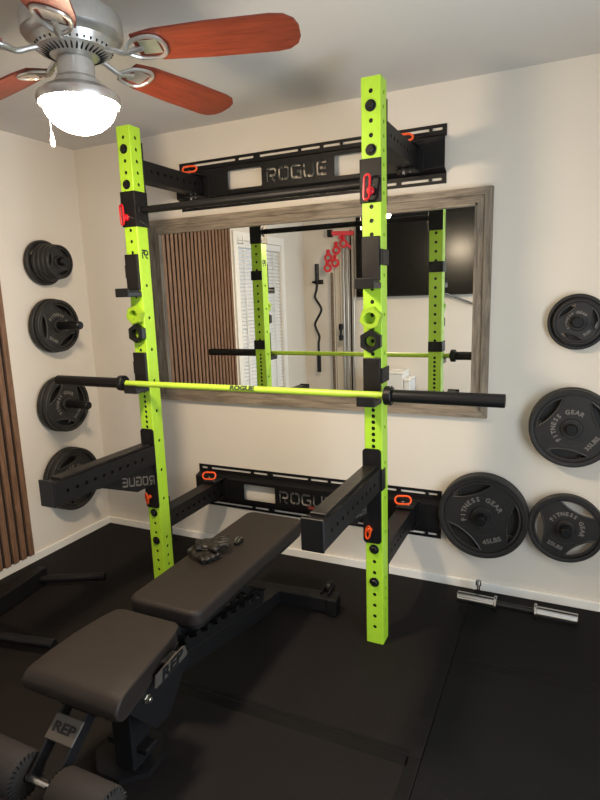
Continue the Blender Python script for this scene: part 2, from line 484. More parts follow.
# small R badge on the inner face of the left upright and on the outer face of the right one
for u, xx, ex in ((ul, XL1, (0, 1, 0)),):
    bm = new(); mB = basis((xx, (YF+YB)/2-.022, 1.702), ex, (0, 0, 1))
    for pl in logo_polys(.004, 0, .042, 'R'): slab(bm, pl, [], .0, .0008, mB)
    obj('badge', inobj(bm, rack), 'satin', u)

# wall stringers: flanged channel with slots, windows and cut out name
def stringer(z0, z1, slots_b):
    x0, x1 = .788, 2.278; h = z1-z0
    fl = .045
    holes = []
    def sl(a, b_, zc): holes.append(rrect(x0+a, zc-.006, x0+b_, zc+.006, .0055, 3)[::-1])
    bm = new()
    spans = [(.020, .066), (.090, .368), (.388, .480), (.500, .742), (.758, .862), (.880, 1.255), (1.278, 1.470)]
    for zc in (z1-.020, z0+.020):
        for a, b_ in spans: sl(a, b_, zc)
    # flanges
    slab(bm, rect(x0, z1-fl, x1, z1), [h_ for h_ in holes if h_[0][1] > (z0+z1)/2], .001, .006, mb)
    slab(bm, rect(x0, z0, x1, z0+fl), [h_ for h_ in holes if h_[0][1] < (z0+z1)/2], .001, .006, mb)
    # body face
    zc = (z0+z1)/2; dpt = .048
    hh = [rrect(1.128, zc-.048, 1.335, zc+.048, .008)[::-1], rrect(1.742, zc-.048, 1.945, zc+.048, .008)[::-1]]
   
    za_, zb_ = z0+fl+.018, z1-fl-.018
    slab(bm, rect(x0, za_, 1.10, zb_), [], dpt-.004, dpt, mb); slab(bm, rect(1.10, za_, 1.355, zb_), hh[:1], dpt-.004, dpt, mb)
    slab(bm, rect(1.72, za_, 1.97, zb_), hh[1:], dpt-.004, dpt, mb); slab(bm, rect(1.97, za_, x1, zb_), [], dpt-.004, dpt, mb)
    lh, st_ = .072, .755; xs = 1.362
    for i, ch in enumerate('ROGUE'):
        lp = logo_polys(xs+i*1.3*lh*st_, zc-.036, lh, ch, stretch=st_)
        xa = 1.355 if i == 0 else xs+(i*1.3-.09)*lh*st_; xb = 1.72 if i == 4 else xs+((i+1)*1.3-.09)*lh*st_
        slab(bm, rect(xa, za_, xb, zb_), [p[::-1] for p in lp], dpt-.003, dpt, mb)
    # sloped returns
    for zf, zb in ((z1-fl-.018, z1-fl), (z0+fl+.018, z0+fl)):
        m2 = Matrix.Identity(4)
        vs = []
        for x in (x0, x1):
            vs.append([bm.verts.new((x, -.001, zb)), bm.verts.new((x, -dpt, zf)), bm.verts.new((x, -dpt+.004, zf-.004*(1 if zb > zf else -1))), bm.verts.new((x, -.001, zb-.005*(1 if zb > zf else -1)))])
        a, b_ = vs
        for k in range(4): bm.faces.new((a[k], a[(k+1) % 4], b_[(k+1) % 4], b_[k]))
        bm.faces.new(a); bm.faces.new(b_)
    s = obj('wall_stringer', inobj(bm, rack), 'black', rack)
    for xx in ((x0+.072, x0+.512, x1-.512, x1-.072)):
        for zz in (z0+.020, z1-.020):
            bm = new(); cyl(bm, (xx, -.006, zz), (xx, -.012, zz), .009, 6, .001); obj('lag_bolt', inobj(bm, rack), 'satin', s, smooth=True)
    return s
st_top = stringer(1.998, 2.257, 0); st_low = stringer(.2413, .500, 0)
# small red name plate on lower stringer
bm = new(); box(bm, (1.545, -.0495, .322), (1.625, -.048, .336)); obj('label_plate', inobj(bm, rack), 'redlabel', st_low)

# crossmembers
def loop_pin(name, root, pos, ax, ay, L, R_, material, tube_r=.0045, parent=None, off=Vector((0, 0, 0))):
    """closed stadium-shaped handle, centre pos, long axis ax, short axis ay"""
    ax = Vector(ax).normalized(); ay = Vector(ay).normalized(); pts = []
    for k in range(9):
        a = -PI/2+PI*k/8; pts.append(Vector(pos)+ax*(L/2-R_+R_*math.cos(a))+ay*R_*math.sin(a))
    for k in range(9):
        a = PI/2+PI*k/8; pts.append(Vector(pos)+ax*(-L/2+R_+R_*math.cos(a))+ay*R_*math.sin(a))
    bm = new(); tube(bm, pts, tube_r, 8, closed=True); xf(bm.verts, Matrix.Translation(-Vector(root.location)))
    return obj(name, bm, material, parent or root, smooth=True)
for xc in ((XL0+XL1)/2, (XR0+XR1)/2):
    for zc, zlo, zhi in ((2.108, 2.062, 2.150), (.385, .338, .432)):
        hw = .0381
        bm = new()
        yc0, yc1 = -.560, -.095
        hs = [circ(y, zc, .008, 12)[::-1] for y in [yc0+.05+.0508*k for k in range(8)]]
        for xx in (xc-hw, xc+hw-.003): slab(bm, rect(yc0, zlo, yc1, zhi), hs, 0, .003, basis((xx, 0, 0), (0, 1, 0), (0, 0, 1)))
        box(bm, (xc-hw+.0005, yc0, zhi-.003), (xc+hw-.0005, yc1, zhi+.0005), .0008, 1); box(bm, (xc-hw+.0005, yc0, zlo-.0005), (xc+hw-.0005, yc1, zlo+.003), .0008, 1)
        cm = obj('crossmember', inobj(bm, rack), 'black', rack)
        bm = new(); box(bm, (xc-hw-.002, -.5682, zlo-.075), (xc+hw+.002, -.5602, zhi+.075), .002, 1); obj('flange_plate', inobj(bm, rack), 'black', cm)
        # hinge bracket on the stringer
        bm = new()
        box(bm, (xc-.062, -.056, zlo-.014), (xc+.062, -.048, zhi+.020), .002, 1)
        for za in (zhi+.006, zlo-.014): box(bm, (xc-.045, -.150, za), (xc+.045, -.056, za+.008), .003, 1)
        box(bm, (xc-.030, -.094, zlo+.01), (xc+.030, -.057, zhi-.01), .003, 1)
        hb = obj('hinge_bracket', inobj(bm, rack), 'black', rack)
        bm = new(); cyl(bm, (xc-.012, -.125, zlo-.028), (xc-.012, -.125, zhi+.034), .006, 12, .001); cyl(bm, (xc+.016, -.125, zlo-.022), (xc+.016, -.125, zhi+.018), .0045, 12, .001)
        lp = obj('detent_pin', inobj(bm, rack), 'chrome', hb, smooth=True)
        loop_pin('orange_loop', rack, (xc-.012, -.125, zhi+.042), (1, .25, 0), (-.22, .7, 1), .080, .021, 'orange', .0050, hb)

# pull-up bar with its two brackets
pb = thing('pull_up_bar', 'straight black pull-up bar clamped between the two green uprights', 'pull-up bar', (1.537, -.6065, 1.92))
bm = new(); cyl(bm, (XL1+.004, -.6065, 1.9216), (XR0-.004, -.6065, 1.9216), .0165, 24); obj('grip_tube', inobj(bm, pb), 'black', pb, smooth=True)
for s, x0, x1 in ((1, XL0, XL1), (-1, XR0, XR1)):
    bm = new(); za, zb = 1.846, 2.004
    inner = x1 if s > 0 else x0
    box(bm, (x0-.003, YF-.0065, za), (x1+.003, YF-.0005, zb), .0025, 2)
    a, b_ = sorted((inner+s*.0005, inner+s*.0065)); box(bm, (a, YF-.0065, za), (b_, YB+.0065, zb), .0025, 2)
    box(bm, (x0-.001, YB+.0005, za+.0), (x1+.001, YB+.0065, zb-.05), .0025, 2)
    a, b_ = sorted((inner+s*.006, inner+s*.012)); cyl(bm, (inner+s*.006, -.6065, 1.9216), (inner+s*.012, -.6065, 1.9216), .03, 24, .002)
    br = obj('bracket', inobj(bm, pb), 'black', pb)
    xc = (x0+x1)/2 - (.008 if s > 0 else .0); zc = 1.895
    bm = new(); cyl(bm, (xc, YF-.006, zc-.008), (xc, YF-.022, zc-.008), .015, 20, .003); cyl(bm, (xc, YF-.022, zc-.008), (xc, YF-.028, zc-.008), .010, 16, .002)
    pk = obj('pin_knob', inobj(bm, pb), 'red', br, smooth=True)
    loop_pin('pin_loop', pb, (xc-.008, YF-.032, zc+.003), (0.10, -.12, 1), (1, -.35, 0), .088, .0135, 'red', .0045, pk)
bm = new(); tube(bm, smooth_path([(XL0+.035, YF-.02, 1.895), (XL0+.06, YF-.012, 1.885), (XL1+.007, YF+.01, 1.872), (XL1+.008, YB-.005, 1.852)]), .001, 6); obj('pin_cord', inobj(bm, pb), 'chrome', pb)

# J-cups
def jcup(xc, ztop, zshelf, label, side):
    t = thing('j_cup', label, 'j-cup', (xc, YF, zshelf), group='j-cups on the rack')
    hw = .0355
    bm = new(); box(bm, (-hw, -.018, .001), (hw, -.001, ztop-zshelf), .003, 2); o1 = obj('face_liner', bm, 'uhmw', t)
    for sx in (-1, 1):
        for zz in (.045, ztop-zshelf-.02):
            bm = new(); cyl(bm, (sx*.021, -.018, zz), (sx*.021, -.0192, zz), .0045, 12); obj('screw', bm, 'cavity', o1)
    bm = new()
    box(bm, (-hw-.002, -.095, -.030), (hw+.002, -.001, -.006), .003, 2)
    box(bm, (-hw-.002, -.099, -.030), (hw+.002, -.090, .010), .003, 2)
    obj('shelf', bm, 'satin', t)
    bm = new(); box(bm, (-hw, -.089, -.006), (hw, -.018, .0), .001, 1); obj('shelf_liner', bm, 'uhmw', t)
    bm = new(); zc = (ztop-zshelf)*.5+.005
    a, b_ = sorted((side*.0387, side*.0440)); box(bm, (a, -.008, zc-.03), (b_, U+.006, zc+.03), .0015, 1)
    box(bm, (-.038, U+.0008, zc-.03), (.038, U+.007, zc+.03), .0015, 1)
    a, b_ = sorted((side*.0335, side*.044)); box(bm, (a, -.012, zc-.03), (b_, -.002, zc+.03), .001, 1)
    obj('side_strap', bm, 'black', t)
    return t
XLC, XRC = (XL0+XL1)/2, (XR0+XR1)/2
jcup(XLC, 1.722, 1.556, 'empty black j-cup high on the left upright, below the pull-up bar', -1)
jcup(XRC, 1.722, 1.556, 'empty black j-cup high on the right upright, in front of the mirrored screen', 1)
jcup(XLC, 1.262, 1.1045, 'black j-cup on the left upright holding up the barbell', -1)
jcup(XRC, 1.257, 1.1045, 'black j-cup on the right upright holding up the barbell', 1)

# hex nut magnets
def nut(x, z, m, rot, label, grp='oversized hex nuts stuck on the uprights'):
    bm = new()
    hx = [(.046*math.cos(rot+PI/3*k), .046*math.sin(rot+PI/3*k)) for k in range(6)]
    hx2 = [(.0425*math.cos(rot+PI/3*k), .0425*math.sin(rot+PI/3*k)) for k in range(6)]
    slab(bm, hx, [circ(0, 0, .0235, 24)[::-1]], 0.001, .030)
    slab(bm, hx2, [circ(0, 0, .0235, 24)[::-1]], .030, .034)
    for k in range(6):
        a = rot+PI/3*k; cyl(bm, (.035*math.cos(a), .035*math.sin(a), .034), (.035*math.cos(a), .035*math.sin(a), .0345), .0028, 10)
    for i in range(5):
        tube(bm, circ3((0, 0, .006+.005*i), .0235, 20), .0012, 5, closed=True)
    o = obj('hex_nut_magnet', bm, m, None, loc=(x, YF, z), rot=(PI/2, 0, 0))
    return tag(o, label, 'hex nut', grp)
def circ3(c, r, n): return [(c[0]+r*math.cos(2*PI*k/n), c[1]+r*math.sin(2*PI*k/n), c[2]) for k in range(n)]
nut(XRC, 1.413, 'nutgreen', .25, 'lime green oversized hex nut on the right upright')
nut(XRC-.001, 1.324, 'satin', PI/2, 'black oversized hex nut on the right upright, just under the green nut')
nut(XLC, 1.441, 'nutgreen', .25, 'lime green oversized hex nut on the left upright')
nut(XLC+.002, 1.354, 'satin', PI/2, 'black oversized hex nut on the left upright, just under the green nut')

# spotter arms
def spotter(xc, label, side):
    t = thing('spotter_arm', label, 'spotter arm', (xc, YF, .47), group='spotter arms')
    y0 = (-1.268 if side > 0 else -1.262)-YF
    bm = new(); slab(bm, rrect(-.039, 0, .039, .412, .015), [], .001, .008, basis((0, 0, 0), (1, 0, 0), (0, 0, 1)))
    p = obj('mount_plate', bm, 'black', t)
    bm = new(); cyl(bm, (0, -.008, .375), (0, -.0095, .375), .013, 20); obj('pin_cap', bm, 'uhmw', p, smooth=True)
    za, zb = (.705-.47, .80-.47) if side > 0 else (.710-.47, .806-.47)
    bm = new()
    hs = [circ(y0+.07+.0508*k, (za+zb)/2, .008, 12)[::-1] for k in range(10)]
    for xx in (-.038, .034): slab(bm, rect(y0+.006, za, -.008, zb), hs, 0, .004, basis((xx, 0, 0), (0, 1, 0), (0, 0, 1)))
    box(bm, (-.0378, y0+.006, zb-.004), (.0378, -.008, zb), .0008, 1); box(bm, (-.0378, y0+.006, za), (.0378, -.008, za+.004), .0008, 1)
    obj('arm_tube', bm, 'black', t)
    bm = new(); box(bm, (-.040, y0-.004, za-.004), (.040, y0+.006, zb+.012), .002, 1); obj('end_plate', bm, 'satin', t)
    bm = new(); box(bm, (-.030, y0+.05, zb+.0002), (.026, -.02, zb+.011), .002, 1); obj('top_liner', bm, 'screen' if False else 'uhmw', t)
    # gusset with the name on its inner face
    bm = new()
    outer = [(-.44, za+.001), (-.36, za-.010), (-.14, .602-.47), (-.0085, .602-.47), (-.0085, za+.001)]
    slab(bm, outer, [], -.003, .003, basis((side*.026, 0, 0), (0, 1, 0), (0, 0, 1)))
    g = obj('gusset', bm, 'black', t)
    bm = new()
    sm = basis((side*.026, 0, 0), (0, 1, 0), (0, 0, 1))
    for pl in logo_polys(0, 0, .046, 'ROGUE', mirror=True, stretch=.80, shear=.25):
        c, s_ = math.cos(math.radians(-14)), math.sin(math.radians(-14))
        slab(bm, [(-.012+x*c-y*s_, .600-.47+x*s_+y*c) for x, y in pl], [], -.0036, .0036, sm)
    obj('name_lettering', bm, 'lettergrey', g)
    # ear hugging the outer side of the upright
    bm = new(); sx = -side
    a, b_ = sorted((sx*.0392, sx*.0450)); box(bm, (a, -.006, za-.006), (b_, U*.55, zb-.008), .002, 1)
    obj('side_ear', bm, 'black', t)
    bm = new(); cyl(bm, (-.008, -.008, .062), (-.008, -.028, .062), .010, 16, .002)
    k = obj('pin_knob', bm, 'orange', t, smooth=True)
    bm = new(); pts = []
    for a in range(18):
        an = 2*PI*a/18; pts.append(Vector((-.010, -.034, .058))+Vector((.25, -.35, 1)).normalized()*.036*math.sin(an)+Vector((1, -.3, -.3)).normalized()*.011*math.cos(an))
    tube(bm, pts, .0042, 8, closed=True); obj('pin_loop', bm, 'orange', k, smooth=True)
    return t
spotter(XLC, 'black spotter arm sticking out from the left green upright over the plates', 1)
spotter(XRC-.006, 'black spotter arm sticking out from the right green upright beside the bench', -1)

# ------------------------------------------------------------------ barbell
bb = thing('barbell', 'barbell with lime green shaft and black sleeves racked across the uprights', 'barbell', (1.54, -.71, 1.1187))
def xcyl(bm, x0, x1, r, bev=0.001, y=0, z=0, n=28): cyl(bm, (x0, y, z), (x1, y, z), r, n, bev)
bm = new(); xcyl(bm, .905-1.54, 2.185-1.54, .0140); sh = obj('shaft', bm, 'shaft', bb, smooth=True)
bm = new(); 
for i, ch in enumerate('ROGUE'):
    pass
mt = basis((1.556-1.54, -.0128, .0045), (1, 0, 0), (0, .42, .9))
text_bm(bm, 'ROGUE', .0245, mt, depth=.0015, bold=.0014, sx=1.45)
obj('name_lettering', bm, 'dshaft', sh)
for s in (-1, 1):
    xi = .896-1.54 if s < 0 else 2.190-1.54
    xe = .453-1.54 if s < 0 else 2.630-1.54
    bm = new(); xcyl(bm, xi+s*.03, xe, .0250, .002); obj('sleeve', bm, 'satin', bb, smooth=True)
    bm = new(); xcyl(bm, xi, xi+s*.03, .0375, .003); xcyl(bm, xi-s*.006, xi, .020, .001); obj('collar', bm, 'satin', bb, smooth=True)

# ------------------------------------------------------------------ weight plates
def plate(R_, t, rot, text, name='weight_plate', holes=True, lettering=True):
    """local z = outward axis, back face at z=0; returns mesh objects created once"""
    root = bpy.data.objects.new(name, None); COL.objects.link(root); root.empty_display_size = .05
    bm = new(); ri = .86*R_; hubr = max(.036, .25*R_)
    zf = t; zw = t*.62
    # rim
    lathe(bm, [(ri, zw-.003), (ri+.003, zf-.002), (ri+.008, zf), (R_-.006, zf), (R_-.001, zf-.004), (R_, zf-.010), (R_, .006), (R_-.004, .001), (ri+.01, 0), (ri, .003), (ri, zw-.003)], 56, cap=False)
    # hub
    lathe(bm, [(.0250, .002), (.0250, zf), (.031, zf), (hubr-.004, zf), (hubr, zf-.004), (hubr+.002, zw-.002), (hubr, .002), (.0250, .002)], 36, cap=False)
    # web with three grip holes
    hs = []; lips = []
    if holes:
        for k in range(3):
            a0 = math.radians(90+rot+120*k); hw = math.radians(37); outer = []; n = 12
            ro = .81*R_
            for j in range(n+1):
                a = a0-hw+2*hw*j/n; outer.append((ro*math.cos(a), ro*math.sin(a)))
            # inner side bulges outward from the middle
            inner = []
            pa = Vector(outer[-1]); pb_ = Vector(outer[0])
            cdir = Vector((math.cos(a0), math.sin(a0)))
            for j in range(1, n):
                u = j/n; p = pa.lerp(pb_, u); s_ = 4*u*(1-u)
                p = p - cdir*(s_*.10*R_); inner.append(tuple(p))
            poly = outer+inner
            hs.append(poly); lips.append(poly)
    web = circ(0, 0, ri+.002, 56); 
    slab(bm, web, [h[::-1] for h in hs]+[circ(0, 0, hubr-.004, 36)[::-1]], zw*.45, zw)
    body = obj('plate_body', bm, 'iron', root, smooth=True, auto=30)
    bm = new()
    for l in lips: tube(bm, [(p[0], p[1], zw+.001) for p in l], .0042 if R_ > .14 else .003, 6, closed=True)
    tube(bm, circ3((0, 0, zf), hubr-.003, 36), .0015, 6, closed=True)
    tube(bm, circ3((0, 0, zf-.001), ri+.006, 56), .0015, 6, closed=True)
    tube(bm, circ3((0, 0, zw), .46*R_, 40), .0008, 4, closed=True)
    obj('raised_edges', bm, 'ironlip', root, smooth=True)
    if lettering:
        bm = new(); s = 'FITNESS GEAR'; span = math.radians(168); rr = .42*R_; size = .155*R_
        for i, ch in enumerate(s):
            a = math.radians(90+rot)+span/2-span*i/(len(s)-1)
            m = Matrix.Translation((rr*math.cos(a), rr*math.sin(a), zw-.0002)) @ Matrix.Rotation(a-PI/2, 4, 'Z')
            if ch != ' ': text_bm(bm, ch, size, m, depth=.0012, bold=.0008)
        a = math.radians(-90+rot)
        m = Matrix.Translation((.60*R_*math.cos(a), .60*R_*math.sin(a), zw-.0002)) @ Matrix.Rotation(a+PI/2, 4, 'Z')
        text_bm(bm, text, .150*R_, m, depth=.0012, bold=.0006, sx=1.15)
        obj('lettering', bm, 'letter', root)
    return root
RB = (PI/2, 0, 0)
ML = basis((0, 0, 0), (0, 1, 0), (0, 0, 1)).to_euler()
def peg(wall, u, z, L, label):
    t = thing('plate_peg', label, 'plate peg', (u, 0, z) if wall == 'b' else (0, u, z), RB if wall == 'b' else ML, group='weight plate pegs on the walls')
    bm = new(); box(bm, (-.035, -.05, .0005), (.035, .05, .006), .002, 1); obj('base_plate', bm, 'black', t)
    bm = new(); cyl(bm, (0, 0, .006), (0, 0, L), .0235, 28, .003); obj('peg_tube', bm, 'satin', t, smooth=True)
    bm = new(); cyl(bm, (0, 0, L), (0, 0, L+.003), .021, 24, .001); obj('end_cap', bm, 'cavity', t, smooth=True)
def put(wall, u, z, off, R_, t, rot, text, label, lettering=True, group=None):
    p = plate(R_, t, rot, text, lettering=lettering)
    p.location = (u, -off, z-.0014) if wall == 'b' else (off, u, z-.0014)
    p.rotation_euler = RB if wall == 'b' else ML
    tag(p, label, 'weight plate', group)
    return p
GB = 'weight plates on the back wall'; GL = 'weight plates on the left wall'
XP = 2.858
peg('b', XP, 1.358, .105, 'short black peg through the small plates, top right on the back wall')
put('b', XP, 1.358, .012, .122, .028, 10, '10LBS', 'larger black plate hidden behind the small plate, top right on the back wall', False, GB)
put('b', XP, 1.358, .042, .100, .024, 40, '5LBS', 'smallest black iron plate at the top right of the back wall', True, GB)
peg('b', XP, .888, .115, 'black peg through the 35 pound plates on the back wall')
put('b', XP, .888, .012, .180, .034, 110, '35LBS', 'rear 35 pound plate against the back wall, behind its twin', False, GB)
put('b', XP, .888, .048, .178, .034, 53, '35LBS', 'front 35 pound plate on the back wall, right edge of the photo at mid height', True, GB)
peg('b', 2.488, .418, .145, 'black peg through the 45 pound plates beside the rack')
put('b', 2.488, .418, .012, .2120, .034, 80, '45LBS', 'rear 45 pound plate against the back wall, behind its twin', False, GB)
put('b', 2.488, .418, .048, .2120, .034, 22, '45LBS', 'biggest front plate, 45 pounds, between the rack and the other plates', True, GB)
peg('b', XP, .412, .135, 'black peg through the open plate above the dumbbell handle')
put('b', XP, .412, .040, .165, .034, -25, '25LBS', 'plate with see-through grip holes, lowest at the right, above the dumbbell handle', True, GB)
YP = -.345
peg('l', YP, 1.742, .200, 'black peg holding the stack of small plates, topmost on the left wall')
put('l', YP, 1.742, .012, .1290, .034, 30, '10LBS', 'widest and rearmost plate of the top stack on the left wall', False, GL)
put('l', YP, 1.742, .048, .1100, .028, 0, '5LBS', 'second plate from the wall in the top stack on the left wall', False, GL)
put('l', YP, 1.742, .078, .1050, .028, 60, '5LBS', 'third plate from the wall in the top stack on the left wall', False, GL)
put('l', YP, 1.742, .108, .1000, .028, 20, '5LBS', 'fourth plate from the wall in the top stack on the left wall', False, GL)
put('l', YP, 1.742, .138, .0960, .026, 80, '2.5LBS', 'smallest and frontmost plate of the top stack on the left wall', False, GL)
for yp, z, L, r0, r1, ra, tx, nm in ((-.338, 1.377, .260, .160, .154, -30, '25LBS', 'second from the top'), (-.336, .903, .26, .170, .168, 45, '35LBS', 'third from top, behind the barbell'), (-.335, .428, .26, .196, .194, 15, '45LBS', 'lowest, behind the left spotter arm')):
    peg('l', yp, z, L, 'long black peg on the left wall, '+nm)
    put('l', yp, z, .020, r0, .036, ra+60, tx, 'rear plate against the left wall on the peg '+nm, False, GL)
    put('l', yp, z, .062, r1, .036, ra, tx, 'front plate on left wall peg, '+nm, True, GL)

# ------------------------------------------------------------------ bench
bn = thing('weight_bench', 'black adjustable weight bench with flat back pad, seat and foam leg rollers', 'bench', (1.57, -1.2, 0))
bx, by = 1.57, -1.2
def pad(x0, y0, x1, y1, r, z0, z1, bev, name):
    bm = new(); rings = []; K = 6
    lv = [(bev*(1-math.sin(PI/2*k/K)), z0+bev*(1-math.cos(PI/2*k/K))) for k in range(K+1)]
    lv += [(bev*(1-math.cos(PI/2*k/K)), z1-bev+bev*math.sin(PI/2*k/K)) for k in range(K+1)]
    for ins, z in lv: rings.append([bm.verts.new((p[0], p[1], z)) for p in rrect(x0+ins, y0+ins, x1-ins, y1-ins, r-ins*.8, 8)])
    n = len(rings[0])
    for a, b_ in zip(rings, rings[1:]):
        for k in range(n): bm.faces.new((a[k], a[(k+1) % n], b_[(k+1) % n], b_[k]))
    bm.faces.new(rings[0][::-1]); bm.faces.new(rings[-1])
    return obj(name, bm, 'pad', bn, smooth=True, auto=60)
bp_ = pad(1.563-.155-bx, -1.362-by, 1.563+.155-bx, -.468-by, .040, .388, .4515, .016, 'back_pad')
bm = new(); slab(bm, rrect(1.563-.148-bx, -1.352-by, 1.563+.148-bx, -.48-by, .04, 6), [], .380, .389); obj('pad_board', bm, 'cavity', bp_)
# seat pad: widens towards its rounded front
def seat_outline(ins):
    pts = [(1.722-ins, -1.405-ins), (1.425+ins, -1.405-ins), (1.400+ins, -1.56), (1.398+ins, -1.815+ins), (1.765-ins, -1.815+ins), (1.758-ins, -1.60)]
    return pts
bm = new()
# side profile along y swept across width: build grid
prof = []
yF, yBk, zt, th = -1.812, -1.425, .460, .080
rn = th/2
for k in range(9):      # bull nose at front
    a = -PI/2-PI*k/8
    prof.append((yF+rn+rn*math.cos(a)*1.05, zt-rn+rn*math.sin(a)))
prof = prof[::1]
for yy, zz in ((-1.70, zt+.004), (-1.60, zt+.003), (-1.50, zt+.001), (-1.445, zt-.001), (-1.428, zt-.006), (yBk, zt-.018), (yBk, zt-th+.014), (-1.432, zt-th)): prof.append((yy, zz))
def xr(y):   # half widths as a function of y
    t = (y-yBk)/(yF-yBk)
    L = 1.432-.020*min(1, t*2.6); R_ = 1.712+.062*min(1, t*1.1)
    if t < .10:
        k = (1-math.sqrt(max(0, 1-((.10-t)/.10)**2)))*.04; L += k; R_ -= k
    return L, R_
NX = 12
rows = []
for (y, z) in prof:
    L, R_ = xr(y); row = []
    for i in range(NX+1):
        u = i/NX
        # ease the corners
        e = abs(2*u-1)**14*.004
        zc = zt-th/2
        row.append(bm.verts.new((L+(R_-L)*u-bx, y-by, z-(e if z > zc else -e))))
    rows.append(row)
n = len(rows)
for i in range(n):
    j = (i+1) % n
    for k in range(NX): bm.faces.new((rows[i][k], rows[j][k], rows[j][k+1], rows[i][k+1]))
for k in (0, NX): bm.faces.new([r[k] for r in rows])
xf(bm.verts, Matrix.Identity(4))
st = obj('seat_pad', bm, 'pad', bn, smooth=True, auto=60)
bv = st.modifiers.new('bevel', 'BEVEL'); bv.width = .007; bv.segments = 4; bv.limit_method = 'ANGLE'; bv.angle_limit = math.radians(55)
bm = new(); box(bm, (1.445-bx, -1.78-by, .368), (1.715-bx, -1.45-by, .384), .003); obj('seat_board', bm, 'cavity', st)
# seat bracket with side plates
bm = new()
for xx in (1.515, 1.712):
    pl = [(-1.72, .378), (-1.43, .378), (-1.42, .34), (-1.50, .24), (-1.54, .20), (-1.60, .20), (-1.66, .27), (-1.715, .34)]
    slab(bm, pl, [], 0, .006, basis((xx-bx, -by, 0), (0, 1, 0), (0, 0, 1)))
box(bm, (1.521-bx, -1.70-by, .345), (1.712-bx, -1.44-by, .368), .002); obj('seat_bracket', bm, 'black', bn)
bm = new(); slab(bm, [(-1.628, .368), (-1.620, .363), (-1.470, .376), (-1.464, .382), (-1.474, .412), (-1.482, .417), (-1.620, .405)], [], 0, .003, basis((1.7455-bx, -by, 0), (0, 1, 0), (0, 0, 1))); slab(bm, [(-1.56, .378), (-1.50, .378), (-1.50, .405), (-1.56, .405)], [], -.028, 0, basis((1.7455-bx, -by, 0), (0, 1, 0), (0, 0, 1)))
badge = obj('name_badge', bm, 'greyplate', bn)
bm = new(); text_bm(bm, 'REP', .050, basis((1.7485-bx, -1.545-by, .3885), (0, 1, .1), (0, 0, 1)), depth=.0008, bold=.002, shear=.2, sx=1.30); obj('name_lettering', bm, 'cavity', badge)
bm = new(); cyl(bm, (1.716-bx, -1.640-by, .335), (1.73-bx, -1.640-by, .335), .015, 6, .002); cyl(bm, (1.73-bx, -1.640-by, .335), (1.742-bx, -1.640-by, .335), .008, 14, .002); obj('pivot_bolt', bm, 'zinc', bn, smooth=True)
# front post, foot plate
bm = new(); box(bm, (1.545-bx, -1.62-by, .02), (1.625-bx, -1.53-by, .34), .006); box(bm, (1.50-bx, -1.60-by, .075), (1.665-bx, -1.545-by, .10), .004)
obj('front_post', bm, 'black', bn)
bm = new(); oc = []
cx, cy, rx, ry = 1.553, -1.557, .114, .108
for k in range(8):
    a = PI/8+PI/4*k; oc.append((cx-bx+rx*1.06*math.cos(a), cy-by+ry*1.06*math.sin(a)))
slab(bm, oc, [], .006, .020); fp = obj('front_foot', bm, 'black', bn)
bm = new(); slab(bm, [(x*1.0+.0, y) for x, y in oc], [], .0002, .006); obj('rubber_pad', bm, 'cavity', fp)
# spine
def beam(bm, p, q, w, h, bev=.004):
    p = Vector(p); q = Vector(q); d = q-p; L = d.length
    m = basis(p, d, Vector((0, 0, 1)).cross(d))  # x along, y sideways
    box(bm, (0, -w/2, -h/2), (L, w/2, h/2), bev, 2, m)
bm = new(); beam(bm, (0, -1.57-by, .26), (0, -.62-by, .062), .075, .075)
sn = obj('spine_tube', bm, 'black', bn)
bm = new()
for s in (-1, 1):
    pts = []
    for k in range(9): pts.append((-1.28+.07*k, .305-.0145*k))
    low = [(y, z) for y, z in pts]
    top = []
    for y, z in pts[::-1]: top += [(y+.018, z+.03), (y+.004, z+.055), (y-.016, z+.05), (y-.012, z+.03)]
    slab(bm, low+top, [], -.004, .004, basis((s*.034, -by, -.065), (0, 1, 0), (0, 0, 1)))
obj('ladder_rack', bm, 'black', bn)
bm = new()
for s in (-1, 1): beam(bm, (s*.05, -1.36-by, .375), (s*.05, -.62-by, .375), .03, .02, .003)
beam(bm, (0, -.98-by, .365), (0, -.80-by, .215), .05, .03, .003); beam(bm, (-.07, -1.36-by, .375), (.07, -1.36-by, .375), .03, .02, .003); beam(bm, (-.07, -.75-by, .375), (.07, -.75-by, .375), .03, .02, .003)
cyl(bm, (-.08, -.98-by, .36), (.08, -.98-by, .36), .010, 14); cyl(bm, (-.08, -.80-by, .215), (.08, -.80-by, .215), .010, 14)
obj('back_support', bm, 'black', bn)
# rear foot
bm = new(); beam(bm, (1.30-bx, -.532-by, .052), (1.845-bx, -.492-by, .052), .070, .070, .005); beam(bm, (0, -.75-by, .088), (0, -.52-by, .055), .07, .06, .004)
rf = obj('rear_foot', bm, 'black', bn)
d = Vector((.545, .04, 0)).normalized()
for e, s in (((1.845, -.492), 1), ((1.30, -.532), -1)):
    bm = new(); p = Vector((e[0]-bx, e[1]-by, .045)); beam(bm, p-d*.004*s, p+d*.045*s, .082, .086, .008); obj('end_cap', bm, 'cavity', rf)
bm = new(); cyl(bm, (1.812-bx, -.432-by, .095), (1.836-bx, -.430-by, .095), .030, 28, .005); w = obj('wheel', bm, 'cavity', rf, smooth=True)
bm = new(); cyl(bm, (1.808-bx, -.432-by, .095), (1.841-bx, -.430-by, .095), .009, 14, .001); obj('wheel_hub', bm, 'chrome', w, smooth=True)
bm = new(); beam(bm, (1.806-bx, -.50-by, .085), (1.806-bx, -.415-by, .098), .006, .035, .001); beam(bm, (1.843-bx, -.50-by, .085), (1.843-bx, -.415-by, .098), .006, .035, .001); obj('wheel_bracket', bm, 'black', rf)
